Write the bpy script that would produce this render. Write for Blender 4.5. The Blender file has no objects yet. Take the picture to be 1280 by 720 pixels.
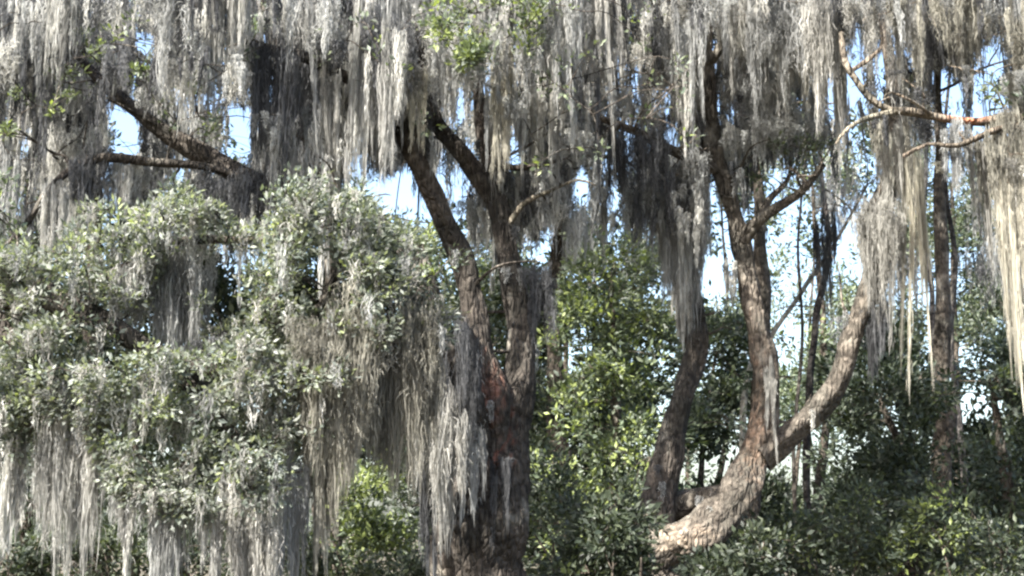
import bpy, math, random
import numpy as np
from mathutils import Vector

# ------------------------------------------------------------------ camera, sky, sun, exposure
S = bpy.context.scene
C = S.collection
FPX = 1758.0                      # focal length in pixels of the 1280 px wide photograph
PITCH = math.radians(10.0)
EYE = np.array([0.0, 0.0, 1.6])
cam_d = bpy.data.cameras.new('camera'); cam = bpy.data.objects.new('camera', cam_d); C.objects.link(cam)
cam.location = EYE; cam.rotation_euler = (math.radians(90) + PITCH, 0, 0)
cam_d.sensor_width = 36; cam_d.lens = 36 * FPX / 1280; cam_d.clip_end = 2000
S.camera = cam

SUN_DIR = Vector((-0.65, -0.72, 0.97)).normalized()      # from the scene towards the sun
SUN_EL = math.asin(SUN_DIR.z); SUN_AZ = math.atan2(SUN_DIR.x, SUN_DIR.y)
W = bpy.data.worlds.new('World'); S.world = W; W.use_nodes = True
nt = W.node_tree; bg = nt.nodes['Background']
sky = nt.nodes.new('ShaderNodeTexSky'); sky.sky_type = 'NISHITA'; sky.sun_disc = False
sky.sun_elevation = SUN_EL; sky.sun_rotation = SUN_AZ
sky.air_density = 1.0; sky.dust_density = 3.0; sky.ozone_density = 1.0
nt.links.new(sky.outputs[0], bg.inputs[0]); bg.inputs[1].default_value = 0.12
sd = bpy.data.lights.new('sun', 'SUN'); sd.energy = 5.0; sd.angle = math.radians(0.5); sd.color = (1.0, 0.965, 0.91)
sun = bpy.data.objects.new('sun', sd); C.objects.link(sun)
sun.rotation_euler = SUN_DIR.to_track_quat('Z', 'Y').to_euler(); sun.location = (-20, -15, 30)
S.view_settings.view_transform = 'Standard'; S.view_settings.look = 'None'
S.view_settings.gamma = 1.0; S.view_settings.use_curve_mapping = False
S.view_settings.exposure = 2.05
S.render.engine = 'CYCLES'
S.cycles.max_bounces = 6; S.cycles.diffuse_bounces = 2; S.cycles.transmission_bounces = 2; S.cycles.transparent_max_bounces = 4
S.cycles.filter_width = 2.4

rng = np.random.default_rng(11)

def P(px, py, Y):
    """the point at distance Y in front of the viewer that stands at photo pixel px, py"""
    a = (px - 640) / FPX; b = (360 - py) / FPX
    d = np.array([a, math.cos(PITCH) - b * math.sin(PITCH), math.sin(PITCH) + b * math.cos(PITCH)])
    return EYE + d * (Y / d[1])

def proj(p):
    p = np.atleast_2d(p) - EYE
    f = p[:, 1] * math.cos(PITCH) + p[:, 2] * math.sin(PITCH)
    u = -p[:, 1] * math.sin(PITCH) + p[:, 2] * math.cos(PITCH)
    return 640 + FPX * p[:, 0] / f, 360 - FPX * u / f, FPX / f

# openings through which the sky is seen: px, py, rx, ry, share kept free
GAPS = [(155,160,20,30,1), (298,165,17,46,1), (505,248,26,36,1), (468,235,12,20,.6), (578,222,11,16,.6),
        (1178,112,17,30,1), (1185,245,24,22,.9), (1228,80,18,24,.7), (968,350,40,60,.85), (1003,300,40,40,.7),
        (862,588,16,18,.75), (1045,560,34,26,.85), (985,580,26,30,.8), (1020,600,24,16,.7), (838,168,16,14,.8), (765,200,12,18,.7),
        (843,320,9,30,.5), (1165,370,22,40,.5), (1215,385,20,34,.4), (962,420,24,40,.8), (1010,395,28,32,.6), (920,560,22,24,.5), (1045,330,24,30,.5), (985,225,26,30,.5),
        (655,15,10,8,.7), (780,12,9,14,.6), (640,170,10,14,.5), (1090,230,9,30,.6), (730,570,16,18,.5), (730,505,12,16,.4)]
GA = np.array(GAPS); GA[:, 2:4] *= .8
gg = np.random.default_rng(5); _gl = []
for (x0, x1, y0, y1, n) in [(0, 330, 0, 250, 18), (330, 640, 0, 260, 12), (640, 860, 20, 330, 22), (860, 1280, 20, 260, 34), (900, 1280, 240, 440, 26), (690, 1280, 420, 660, 14)]:
    for _ in range(n): _gl.append((gg.uniform(x0, x1), gg.uniform(y0, y1), gg.uniform(4, 9), gg.uniform(7, 20), .95))
GA = np.concatenate([GA, np.array(_gl)])
def patchy(px, py):                # moss gathers in clumps along the boughs
    return math.sin(px * .031 + 1.3 * math.sin(py * .021 + 1)) + math.sin(px * .073 + py * .018 + 2) + .8 * math.sin(py * .045 - px * .011)

def in_gap(px, py, pad=0.0):
    px = px + rng.normal() * 7; py = py + rng.normal() * 7; pad = pad * .6
    q = ((px - GA[:, 0]) / (GA[:, 2] + pad)) ** 2 + ((py - GA[:, 1]) / (GA[:, 3] + pad)) ** 2 < 1
    return bool(np.any(q & (rng.random(len(GA)) < GA[:, 4])))

# ------------------------------------------------------------------ materials
def mat(name):
    m = bpy.data.materials.new(name); m.use_nodes = True
    return m, m.node_tree, m.node_tree.nodes['Principled BSDF'], m.node_tree.nodes['Material Output']

def leafy_mat(name, rough, spec, transl, gain, sheen=0.0):
    m, t, b, out = mat(name)
    a = t.nodes.new('ShaderNodeVertexColor'); a.layer_name = 'tint'
    t.links.new(a.outputs[0], b.inputs['Base Color'])
    b.inputs['Roughness'].default_value = rough; b.inputs['Specular IOR Level'].default_value = spec
    tr = t.nodes.new('ShaderNodeBsdfTranslucent')
    mx = t.nodes.new('ShaderNodeMix'); mx.data_type = 'RGBA'; mx.blend_type = 'MULTIPLY'; mx.inputs[0].default_value = 1
    t.links.new(a.outputs[0], mx.inputs[6]); mx.inputs[7].default_value = gain
    t.links.new(mx.outputs[2], tr.inputs[0])
    ms = t.nodes.new('ShaderNodeMixShader'); ms.inputs[0].default_value = transl
    t.links.new(b.outputs[0], ms.inputs[1]); t.links.new(tr.outputs[0], ms.inputs[2])
    t.links.new(ms.outputs[0], out.inputs[0])
    return m
M_LEAF = leafy_mat('oak_leaf', 0.5, 0.45, 0.27, (1.7, 1.8, 0.9, 1))
M_MOSS = leafy_mat('spanish_moss', 0.9, 0.1, 0.48, (1.0, 1.0, 0.95, 1))

def bark_mat(name, tint_gain):
    m, t, b, out = mat(name)
    tc = t.nodes.new('ShaderNodeTexCoord')
    a = t.nodes.new('ShaderNodeVertexColor'); a.layer_name = 'tint'
    mp = t.nodes.new('ShaderNodeMapping'); mp.inputs['Scale'].default_value = (9, 9, 2.2)
    t.links.new(tc.outputs['Object'], mp.inputs[0])
    vo = t.nodes.new('ShaderNodeTexVoronoi'); vo.inputs['Scale'].default_value = 2.4; vo.feature = 'DISTANCE_TO_EDGE'
    no = t.nodes.new('ShaderNodeTexNoise'); no.inputs['Scale'].default_value = 14; no.inputs['Detail'].default_value = 8
    t.links.new(mp.outputs[0], vo.inputs[0]); t.links.new(tc.outputs['Object'], no.inputs[0])
    n2 = t.nodes.new('ShaderNodeTexNoise'); n2.inputs['Scale'].default_value = 3.2; n2.inputs['Detail'].default_value = 6
    t.links.new(tc.outputs['Object'], n2.inputs[0])
    r = t.nodes.new('ShaderNodeValToRGB'); r.color_ramp.elements[0].position = .3; r.color_ramp.elements[1].position = .75
    r.color_ramp.elements[0].color = (.36, .34, .33, 1); r.color_ramp.elements[1].color = (1.75, 1.7, 1.62, 1)
    t.links.new(no.outputs[0], r.inputs[0])
    mx = t.nodes.new('ShaderNodeMix'); mx.data_type = 'RGBA'; mx.blend_type = 'MULTIPLY'; mx.inputs[0].default_value = 1
    t.links.new(a.outputs[0], mx.inputs[6]); t.links.new(r.outputs[0], mx.inputs[7])
    # pale lichen blotches
    r2 = t.nodes.new('ShaderNodeValToRGB'); r2.color_ramp.elements[0].position = .56; r2.color_ramp.elements[1].position = .68
    r2.color_ramp.elements[1].color = (.6, .6, .6, 1)
    t.links.new(n2.outputs[0], r2.inputs[0])
    m2 = t.nodes.new('ShaderNodeMix'); m2.data_type = 'RGBA'
    t.links.new(r2.outputs[0], m2.inputs[0]); t.links.new(mx.outputs[2], m2.inputs[6]); m2.inputs[7].default_value = (.25, .24, .21, 1)
    t.links.new(m2.outputs[2], b.inputs['Base Color'])
    n4 = t.nodes.new('ShaderNodeTexNoise'); n4.inputs['Scale'].default_value = 1.6; n4.inputs['Detail'].default_value = 7; n4.inputs['Roughness'].default_value = .65
    t.links.new(tc.outputs['Object'], n4.inputs[0])
    r4 = t.nodes.new('ShaderNodeValToRGB'); r4.color_ramp.elements[0].position = .38; r4.color_ramp.elements[1].position = .62
    r4.color_ramp.elements[0].color = (.55, .58, .55, 1); r4.color_ramp.elements[1].color = (1.35, 1.28, 1.2, 1)
    t.links.new(n4.outputs[0], r4.inputs[0])
    m4 = t.nodes.new('ShaderNodeMix'); m4.data_type = 'RGBA'; m4.blend_type = 'MULTIPLY'; m4.inputs[0].default_value = 1
    t.links.new(m2.outputs[2], m4.inputs[6]); t.links.new(r4.outputs[0], m4.inputs[7]); t.links.new(m4.outputs[2], b.inputs['Base Color'])
    b.inputs['Roughness'].default_value = .92; b.inputs['Specular IOR Level'].default_value = .2
    ad = t.nodes.new('ShaderNodeMath'); ad.operation = 'ADD'
    cl = t.nodes.new('ShaderNodeMath'); cl.operation = 'MINIMUM'; cl.inputs[1].default_value = .25
    t.links.new(vo.outputs[0], cl.inputs[0]); t.links.new(cl.outputs[0], ad.inputs[0])
    sc = t.nodes.new('ShaderNodeMath'); sc.operation = 'MULTIPLY'; sc.inputs[1].default_value = .35
    t.links.new(no.outputs[0], sc.inputs[0]); t.links.new(sc.outputs[0], ad.inputs[1])
    bp = t.nodes.new('ShaderNodeBump'); bp.inputs['Strength'].default_value = 1.0; bp.inputs['Distance'].default_value = .10
    t.links.new(ad.outputs[0], bp.inputs['Height']); t.links.new(bp.outputs[0], b.inputs['Normal'])
    return m
M_BARK = bark_mat('oak_bark', 1)

m, t, b, out = mat('forest_floor'); M_GROUND = m
tc = t.nodes.new('ShaderNodeTexCoord'); no = t.nodes.new('ShaderNodeTexNoise'); no.inputs['Scale'].default_value = .6; no.inputs['Detail'].default_value = 12
t.links.new(tc.outputs['Object'], no.inputs[0])
n3 = t.nodes.new('ShaderNodeTexNoise'); n3.inputs['Scale'].default_value = 25; n3.inputs['Detail'].default_value = 6
t.links.new(tc.outputs['Object'], n3.inputs[0])
r = t.nodes.new('ShaderNodeValToRGB'); e = r.color_ramp.elements
e[0].position = .35; e[0].color = (.05, .04, .026, 1); e[1].position = .65; e[1].color = (.05, .065, .026, 1)
x = e.new(.5); x.color = (.085, .066, .042, 1)
av = t.nodes.new('ShaderNodeMath'); av.operation = 'MULTIPLY_ADD'; av.inputs[1].default_value = .5
hf = t.nodes.new('ShaderNodeMath'); hf.operation = 'MULTIPLY'; hf.inputs[1].default_value = .5
t.links.new(n3.outputs[0], hf.inputs[0]); t.links.new(no.outputs[0], av.inputs[0]); t.links.new(hf.outputs[0], av.inputs[2])
t.links.new(av.outputs[0], r.inputs[0]); t.links.new(r.outputs[0], b.inputs['Base Color']); b.inputs['Roughness'].default_value = 1
bp = t.nodes.new('ShaderNodeBump'); bp.inputs['Distance'].default_value = .05; t.links.new(n3.outputs[0], bp.inputs['Height']); t.links.new(bp.outputs[0], b.inputs['Normal'])

# ------------------------------------------------------------------ mesh helpers
class MB:
    def __init__(self): self.v = []; self.f = []; self.c = []; self.m = []; self.n = 0
    def add(self, v, f, c, mi=0):
        v = np.asarray(v, float).reshape(-1, 3); f = np.asarray(f, int).reshape(-1, 4)
        c = np.asarray(c, float)
        if c.ndim == 1: c = np.repeat(c[None, :3], len(v), 0)
        self.v.append(v); self.f.append(f + self.n); self.c.append(c); self.m.append(np.full(len(f), mi)); self.n += len(v)
    def build(self, name, mats, parent=None, loc=None, smooth=False):
        v = np.concatenate(self.v); f = np.concatenate(self.f); c = np.concatenate(self.c); mi = np.concatenate(self.m)
        o_loc = np.array(parent.location) if parent is not None else (np.zeros(3) if loc is None else np.array(loc))
        v = v - o_loc
        me = bpy.data.meshes.new(name)
        me.vertices.add(len(v)); me.vertices.foreach_set('co', v.astype(np.float32).ravel())
        me.loops.add(len(f) * 4); me.loops.foreach_set('vertex_index', f.astype(np.int32).ravel())
        me.polygons.add(len(f)); me.polygons.foreach_set('loop_start', np.arange(0, len(f) * 4, 4, dtype=np.int32))
        me.polygons.foreach_set('material_index', mi.astype(np.int32))
        me.polygons.foreach_set('use_smooth', np.full(len(f), smooth))
        at = me.color_attributes.new('tint', 'FLOAT_COLOR', 'POINT')
        at.data.foreach_set('color', np.hstack([c, np.ones((len(c), 1))]).astype(np.float32).ravel())
        for q in (mats if isinstance(mats, (list, tuple)) else [mats]): me.materials.append(q)
        me.update(calc_edges=True)
        o = bpy.data.objects.new(name, me); C.objects.link(o)
        if parent is not None: o.parent = parent
        else: o.location = o_loc
        return o

def tag(o, label=None, cat=None, group=None, kind=None):
    if label: o['label'] = label
    if cat: o['category'] = cat
    if group: o['group'] = group
    if kind: o['kind'] = kind
    return o

def thing(name, label, cat, loc, group=None):
    o = bpy.data.objects.new(name, None); C.objects.link(o); o.location = [float(q) for q in loc]; o.empty_display_size = .2
    return tag(o, label, cat, group)

def spline(pts, rad, step):
    pts = np.asarray(pts, float); rad = np.asarray(rad, float); out = []; ro = []
    n = len(pts)
    for i in range(n - 1):
        p0 = pts[max(i - 1, 0)]; p1 = pts[i]; p2 = pts[i + 1]; p3 = pts[min(i + 2, n - 1)]
        k = max(2, int(np.linalg.norm(p2 - p1) / step))
        for s in np.linspace(0, 1, k, endpoint=False):
            out.append(.5 * (2 * p1 + (p2 - p0) * s + (2 * p0 - 5 * p1 + 4 * p2 - p3) * s * s + (3 * p1 - p0 - 3 * p2 + p3) * s ** 3))
            ro.append(rad[i] + (rad[i + 1] - rad[i]) * s)
    out.append(pts[-1]); ro.append(rad[-1])
    return np.array(out), np.array(ro)

BARK = np.array([.050, .045, .041])
def tube(mb, pts, rad, sides=12, step=.1, color=BARK, rough=.12, wob=.0, scars=(), mi=0):
    if sides >= 14: sides = int(sides * 2); step = min(step, .05)
    p, r = spline(pts, rad, step)
    n = len(p)
    if wob: 
        for k in range(3):
            ph = rng.random(3) * 6.28; fr = rng.uniform(2, 6)
            s = np.linspace(0, 1, n)[:, None] * n * step
            p = p + wob * r[:, None] * np.sin(fr * s + ph) * np.minimum(1, np.linspace(0, 4, n))[:, None]
    tg = np.gradient(p, axis=0); tg /= np.linalg.norm(tg, axis=1)[:, None] + 1e-9
    u = np.cross(tg[0], [0, 1, .3]); 
    if np.linalg.norm(u) < .1: u = np.cross(tg[0], [1, 0, 0])
    u /= np.linalg.norm(u); U = []
    for i in range(n):
        u = u - tg[i] * np.dot(u, tg[i]); u /= np.linalg.norm(u); U.append(u)
    U = np.array(U); V = np.cross(tg, U)
    a = np.linspace(0, 2 * math.pi, sides, endpoint=False)
    s = np.cumsum(np.r_[0, np.linalg.norm(np.diff(p, axis=0), axis=1)])
    R = np.ones((n, sides))
    for k in (2, 3, 5, 7):
        ph = rng.random() * 6.28; dr = rng.uniform(-1.5, 1.5)
        R += rough / (k ** .5) * np.sin(k * a[None, :] + ph + dr * s[:, None] + np.sin(s[:, None] * rng.uniform(2, 5)))
    for k in range(4):
        fr = rng.uniform(3, 11)
        R += rough * .5 * np.sin(fr * s[:, None] + rng.random() * 6.28 + np.cos(a[None, :] + rng.random() * 6.28) * 2)
    if sides >= 14:                                              # deep furrows between the bark plates
        am = np.clip(r / .2, .3, 1)[:, None]
        for k in (9, 13, 17):
            R += .045 * am * np.abs(np.sin(.5 * k * a[None, :] + rng.random() * 6.28 + .9 * np.sin(s[:, None] * rng.uniform(3, 8) + rng.random() * 6) + .5 * np.sin(s[:, None] * rng.uniform(12, 20))))
        R += .02 * rng.normal(size=R.shape)
    R = R * r[:, None]
    v = p[:, None, :] + R[..., None] * (np.cos(a)[None, :, None] * U[:, None, :] + np.sin(a)[None, :, None] * V[:, None, :])
    idx = np.arange(n * sides).reshape(n, sides)
    f = np.stack([idx[:-1], np.roll(idx, -1, 1)[:-1], np.roll(idx, -1, 1)[1:], idx[1:]], -1).reshape(-1, 4)
    v = v.reshape(-1, 3)
    col = np.repeat(np.asarray(color)[None], len(v), 0)
    for (sp, sr, scol) in scars:
        d = (v - np.asarray(sp)) / np.asarray(sr)
        w = np.clip(1.25 - np.linalg.norm(d, axis=1) + .3 * np.sin(v[:, 2] * 31 + v[:, 0] * 47) + rng.normal(size=len(v)) * .3, 0, 1)[:, None]
        col = col * (1 - w) + np.asarray(scol) * w
    mb.add(v, f, col, mi)
    # rounded end
    e = p[-1] + tg[-1] * r[-1] * .6
    k = mb.n
    last = v[-sides:]
    mb.add(np.vstack([last, e[None]]), [[i, (i + 1) % sides, sides, sides] for i in range(0)] + [[i, (i + 1) % sides, (i + 2) % sides, sides] for i in range(0, sides, 2)], col[-1], mi)
    return p, r

def unit(a): return a / (np.linalg.norm(a, axis=-1, keepdims=True) + 1e-9)

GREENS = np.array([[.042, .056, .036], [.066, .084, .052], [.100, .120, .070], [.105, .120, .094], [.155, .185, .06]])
FRONT = np.array([[.064, .077, .064], [.112, .128, .102], [.158, .174, .138], [.185, .196, .172], [.20, .23, .11]])
def leaves(mb, cen, rad, per, size, center, tint_p=(.3, .3, .2, .15, .05), up=.5, flat=.75, gain=1.0, mi=0, pal=None):
    """leaf sprays: `per` folded leaves round every spray centre, turned outwards and to the light"""
    cen = np.asarray(cen); n = len(cen)
    if n == 0: return
    rad = np.broadcast_to(np.asarray(rad, float), (n,))
    o = rng.normal(size=(n, per, 3)); o = o / (np.linalg.norm(o, axis=2, keepdims=True)) * (rng.random((n, per, 1)) ** .5)
    pos = cen[:, None] + o * rad[:, None, None] * np.array([1, 1, flat])
    outw = unit(cen - center)[:, None]
    ax = unit(outw * .5 + o * .9 + rng.normal(size=o.shape) * .45)
    nr = rng.normal(size=o.shape) * .75 + np.array([0, 0, up]) + outw * .35 + np.array([-.15, -.15, .1])
    nr = unit(nr - ax * np.sum(nr * ax, -1, keepdims=True))
    sd_ = np.cross(ax, nr)
    L = size * rng.uniform(.45, 1.35, (n, per, 1)); Wd = L * rng.uniform(.17, .27, (n, per, 1))
    B = pos; T = pos + ax * L + nr * L * rng.uniform(-.18, .05, L.shape)
    Mi = pos + ax * L * .5 - nr * L * .06
    Lf = pos + ax * L * .48 + sd_ * Wd; Rt = pos + ax * L * .48 - sd_ * Wd
    v = np.stack([B, Mi, T, Lf, Rt], 2).reshape(-1, 3)
    N = n * per; b0 = np.arange(N)[:, None] * 5
    f = np.concatenate([b0 + np.array([[0, 4, 2, 1]]), b0 + np.array([[0, 1, 2, 3]])])
    tp = np.asarray(tint_p, float); tp = tp / tp.sum()
    base = rng.choice(5, n, p=tp)[:, None]; own = rng.choice(5, (n, per), p=tp)
    ch = np.where(rng.random((n, per)) < .6, base, own)
    col = (GREENS if pal is None else pal)[ch] * rng.uniform(.75, 1.3, (n, per, 1)) * gain
    mb.add(v, f, np.repeat(col.reshape(-1, 3), 5, 0), mi)

# lock templates of hanging moss: wavy strands round a hanging axis, unit radius and unit length
def lock_template(ns, K, seed, wav=1.0):
    g = np.random.default_rng(seed); u = np.linspace(0, 1, K)[None]
    a = g.random(ns) * 6.283; rr = g.random(ns) ** .6
    t0 = np.where(g.random(ns) < .5, g.random(ns) * .12, g.random(ns) * .75)
    ln = (1 - t0) * np.where(g.random(ns) < .35, g.uniform(.7, 1, ns), g.uniform(.15, .6, ns))
    fz = g.random(ns) < .3                                        # short curls that stand off the lock
    ln = np.where(fz, g.uniform(.03, .12, ns), ln); t0 = np.where(fz, g.random(ns) * .85, t0)
    t = t0[:, None] + ln[:, None] * u
    prof = np.interp(t, [0, .1, .3, .65, 1], [.7, 1.0, .9, .6, .35])
    x = np.cos(a)[:, None] * rr[:, None] * prof; y = np.sin(a)[:, None] * rr[:, None] * prof
    x = x + np.where(fz, np.cos(a) * g.uniform(0, 1.2, ns), 0)[:, None] * u; y = y + np.where(fz, np.sin(a) * g.uniform(0, 1.2, ns), 0)[:, None] * u
    for k in range(3):
        fr = g.uniform(6, 40, (ns, 1)); A = .34 * wav * (.35 + .65 * prof) / (1 + .5 * k) * g.uniform(.3, 1, (ns, 1))
        x = x + A * np.sin(fr * t + g.random((ns, 1)) * 6.28); y = y + A * np.sin(fr * t + g.random((ns, 1)) * 6.28)
    wk = np.cumsum(g.normal(size=(ns, K, 2)) * .075 * wav, 1); x = x + wk[..., 0]; y = y + wk[..., 1]
    f1, f2 = g.uniform(3, 7, 2); p1, p2 = g.random(2) * 6.28       # the whole lock sways a little
    x = x + .28 * wav * (np.sin(t * f1 + p1) - math.sin(p1)) * t; y = y + .28 * wav * (np.sin(t * f2 + p2) - math.sin(p2)) * t
    z = -t + np.where(fz, g.uniform(0, .08, ns), 0)[:, None] * np.sin(u * 3.1)
    ca = np.stack([x, y, z], -1)
    th = g.random((ns, 1)) * 6.28 + u * g.uniform(-4, 4, (ns, 1))
    side = np.stack([np.cos(th), np.sin(th), np.zeros_like(th) + .25], -1)
    wd = g.uniform(.5, 1.3, (ns, 1)) * np.interp(u[0], [0, .1, .75, 1], [.5, 1, .8, .15])[None]
    return ca, side, wd
LOCKS = {q: [lock_template(ns, K, 100 * ns + i, wv) for i in range(14)] for q, ns, K, wv in (('fine', 48, 12, .8), ('soft', 72, 11, .45), ('mid', 28, 8, .9))}
TONES = {'pale': (.45, .445, .415), 'grey': (.335, .338, .325), 'dark': (.12, .122, .125), 'olive': (.275, .264, .222), 'tan': (.375, .366, .335), 'straw': (.46, .435, .36)}  # dark is the shaded copy of the moss, shade put into its colour

def lock(mb, top, L, r, tone, q='fine', w=.009, lean=0.0):
    ca, side, wd = LOCKS[q][rng.integers(14)]
    an = rng.random() * 6.28; c, s = math.cos(an), math.sin(an)
    R = np.array([[c, -s, 0], [s, c, 0], [0, 0, 1]])
    p = (ca * np.array([r, r, L])) @ R.T; sdv = side @ R.T
    p[..., 0] += lean * -p[..., 2]
    v = top + np.stack([p - sdv * wd[..., None] * w * .5, p + sdv * wd[..., None] * w * .5], 2)
    ns, K = p.shape[:2]
    idx = np.arange(ns * K * 2).reshape(ns, K, 2)
    f = np.stack([idx[:, :-1, 0], idx[:, :-1, 1], idx[:, 1:, 1], idx[:, 1:, 0]], -1)
    col = np.asarray(TONES[tone]) * rng.uniform(.55, 1.35) * rng.uniform(.7, 1.25, (ns, 1, 1, 1))
    col = np.broadcast_to(col, (ns, K, 2, 3)).reshape(-1, 3)
    mb.add(v.reshape(-1, 3), f, col)

# stretches of limb left bare of moss in front: px, py, half width, distance
def _bare(q, n=9):
    q = np.asarray(q, float); return np.concatenate([np.linspace(q[i], q[i + 1], n) for i in range(len(q) - 1)])
VIS = np.concatenate([_bare([(150,122,7,12.2),(203,162,9,12.1),(262,200,10,12.1),(330,230,10,12.1)]), _bare([(130,198,5,11.8),(90,212,5,11.8),(60,240,5,11.7)]),
    _bare([(335,62,7,12.1),(380,72,7,12.1),(422,90,8,12.2)]), _bare([(505,165,11,12.7),(536,216,15,12.8),(566,283,18,12.9),(590,350,20,12.95)]), _bare([(548,155,8,13.3),(575,190,9,13.2),(600,225,9,13.2)]),
    _bare([(885,90,7,14.5),(889,150,8,14.5),(900,215,10,14.5),(927,310,13,14.5)]), _bare([(755,148,6,13.8),(793,165,6,13.9),(832,186,6,14)]),
    _bare([(1058,78,6,12.1),(1072,102,6,12),(1090,124,6,12),(1140,140,6,12),(1180,148,6,12.05),(1230,154,7,12.1),(1280,152,9,12.15)]), _bare([(950,276,8,14.4),(1000,238,7,14.2)]),
    _bare([(635,208,5,13.2),(668,208,5,13)])])

def clip_lock(top, L, r):
    """shorten a lock that would hang across an opening; None when nothing is left"""
    ts = np.linspace(0, 1, 9); pts = np.asarray(top)[None] - np.array([0, 0, 1])[None] * (ts * L)[:, None]
    px, py, k = proj(pts)
    for i in range(9):
        if np.any(((px[i] - VIS[:, 0]) ** 2 + (py[i] - VIS[:, 1]) ** 2 < (VIS[:, 2] + r * k[i] * .4) ** 2) & (top[1] < VIS[:, 3] + .05)) and rng.random() < .8:
            return L * ts[i] * .9 if i >= 3 else None
        if in_gap(px[i], py[i], r * k[i] * .35):
            return L * ts[i] * .85 if i >= 4 else None
    return L

def drape(mb, top, Wm, L, n, tone, q='fine', r=.05, w=.009, dep=.5, slope=0.0, point=.5, gaps=False):
    """a beard of moss: n locks side by side along a twig, longest in the middle when point is high"""
    for i in range(n):
        s = (rng.random() - .5) * 2
        tp = np.asarray(top) + np.array([s * Wm / 2, rng.normal() * Wm * .25 * dep, slope * s * Wm / 2 + rng.normal() * .02])
        tp[2] += rng.normal() * .13 * min(1, L); Li = L * (1 - point * abs(s) ** 1.3) * (rng.uniform(.3, .8) if rng.random() < .5 else rng.uniform(.7, 1.1))
        if gaps:
            Li = clip_lock(tp, Li, r)
            if Li is None: continue
        lock(mb, tp, Li, r * rng.uniform(.6, 1.3), tone, q, w, lean=rng.normal() * .03)

# ------------------------------------------------------------------ ground
gm = MB(); xs = np.linspace(-1, 1, 60); xs = np.sign(xs) * np.abs(xs) ** 2.2 * 900; ys = xs + 0
gx, gy = np.meshgrid(xs, ys); gz = .06 * np.sin(gx * .7) * np.cos(gy * .6) * (np.abs(gx) < 60) * (np.abs(gy) < 60)
idx = np.arange(3600).reshape(60, 60)
gm.add(np.stack([gx, gy, gz], -1), np.stack([idx[:-1, :-1], idx[:-1, 1:], idx[1:, 1:], idx[1:, :-1]], -1), (.1, .1, .1))
tag(gm.build('ground', M_GROUND, smooth=True), kind='structure')

# ------------------------------------------------------------------ trees: skeleton, twigs, crown
class Tree:
    def __init__(self, name, label, base, cat='tree', group=None, bark=BARK):
        self.root = thing(name, label, cat, base, group); self.nodes = []; self.rads = []
        self.tw = MB(); self.cr = MB(); self.bark = bark; self.hug = MB(); self.base = np.array(base)
    def stem(self, name, pts, rad, sides=14, step=.08, label=None, rough=.12, scars=(), wob=.12, color=None, hug=0):
        mb = MB(); p, r = tube(mb, pts, rad, sides, step, self.bark if color is None else color, rough, wob, scars)
        o = mb.build(name, M_BARK, self.root, smooth=True); 
        if label: o['label'] = label
        self.nodes.append(p); self.rads.append(r)
        return p, r
    def px_stem(self, name, q, **kw):            # q: px, py, Y, radius in px
        pts = [P(a, b, Y) for a, b, Y, _ in q]
        rad = [rp * Y / FPX for _, _, Y, rp in q]
        return self.stem(name, pts, rad, **kw)
    def near(self, c, maxr=None):
        N = np.concatenate(self.nodes); d = np.linalg.norm(N - c, axis=1) + np.maximum(0, N[:, 2] - c[2]) * .4
        i = int(np.argmin(d)); return N[i], np.concatenate(self.rads)[i]
    def twig(self, c, r0=.012, reg=False, sag=.1):
        a, ra = self.near(c); d = np.linalg.norm(c - a)
        if d < .03: return
        r = min(max(r0, .010 * d + r0 * .6), max(ra * .8, .006))
        mid = (a + c) / 2 + np.array([rng.normal() * .1 * d, rng.normal() * .1 * d, sag * d])
        q1 = a * .7 + mid * .3 + rng.normal(size=3) * .04 * d; q2 = c * .7 + mid * .3 + rng.normal(size=3) * .04 * d
        p, rr = tube(self.tw, [a, q1, mid, q2, c], [r, r * .9, r * .75, r * .6, r * .4], 6, max(.06, d / 12), self.bark * 1.15, .1)
        if reg: self.nodes.append(p); self.rads.append(rr)
    def sprays(self, cen, rad, per, size, center, twigs=1.0, **kw):
        cen = np.asarray(cen)
        order = np.argsort([np.linalg.norm(self.near(c)[0] - c) for c in cen])
        for i in order:
            if rng.random() < twigs: self.twig(cen[i], .008, reg=rng.random() < .35)
        leaves(self.cr, cen, rad, per, size, center, **kw)
    def finish(self, crown=True):
        for v, f, c in zip(self.tw.v, self.tw.f, self.tw.c): self.cr.add(v, f - f.min(), c, 1)
        if self.cr.n: self.cr.build('crown', [M_LEAF, M_BARK], self.root)
        if self.hug.n: self.hug.build('moss', M_MOSS, self.root)

def clump(cx, cy, rx, ry, Y, n, dy=None, gaps=True, shell=.35, pad=10):
    """n spray centres in an uneven ellipsoid seen at cx, cy with radii rx, ry in photo px, at distance Y"""
    k = Y / FPX; c = P(cx, cy, Y); out = []
    dy = dy if dy else (rx + ry) * .5 * k
    sub = [unit(rng.normal(size=3)) * rng.uniform(shell, 1) ** .6 for _ in range(max(4, n // 4))]
    tries = 0
    while len(out) < n and tries < n * 12:
        tries += 1
        v = sub[rng.integers(len(sub))] + rng.normal(size=3) * .16
        p = c + v * np.array([rx * k, dy, ry * k])
        if p[2] < .15: continue
        if gaps:
            a, b_, _ = proj(p)
            if in_gap(a[0], b_[0], pad): continue
        out.append(p)
    return np.array(out).reshape(-1, 3)

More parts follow.
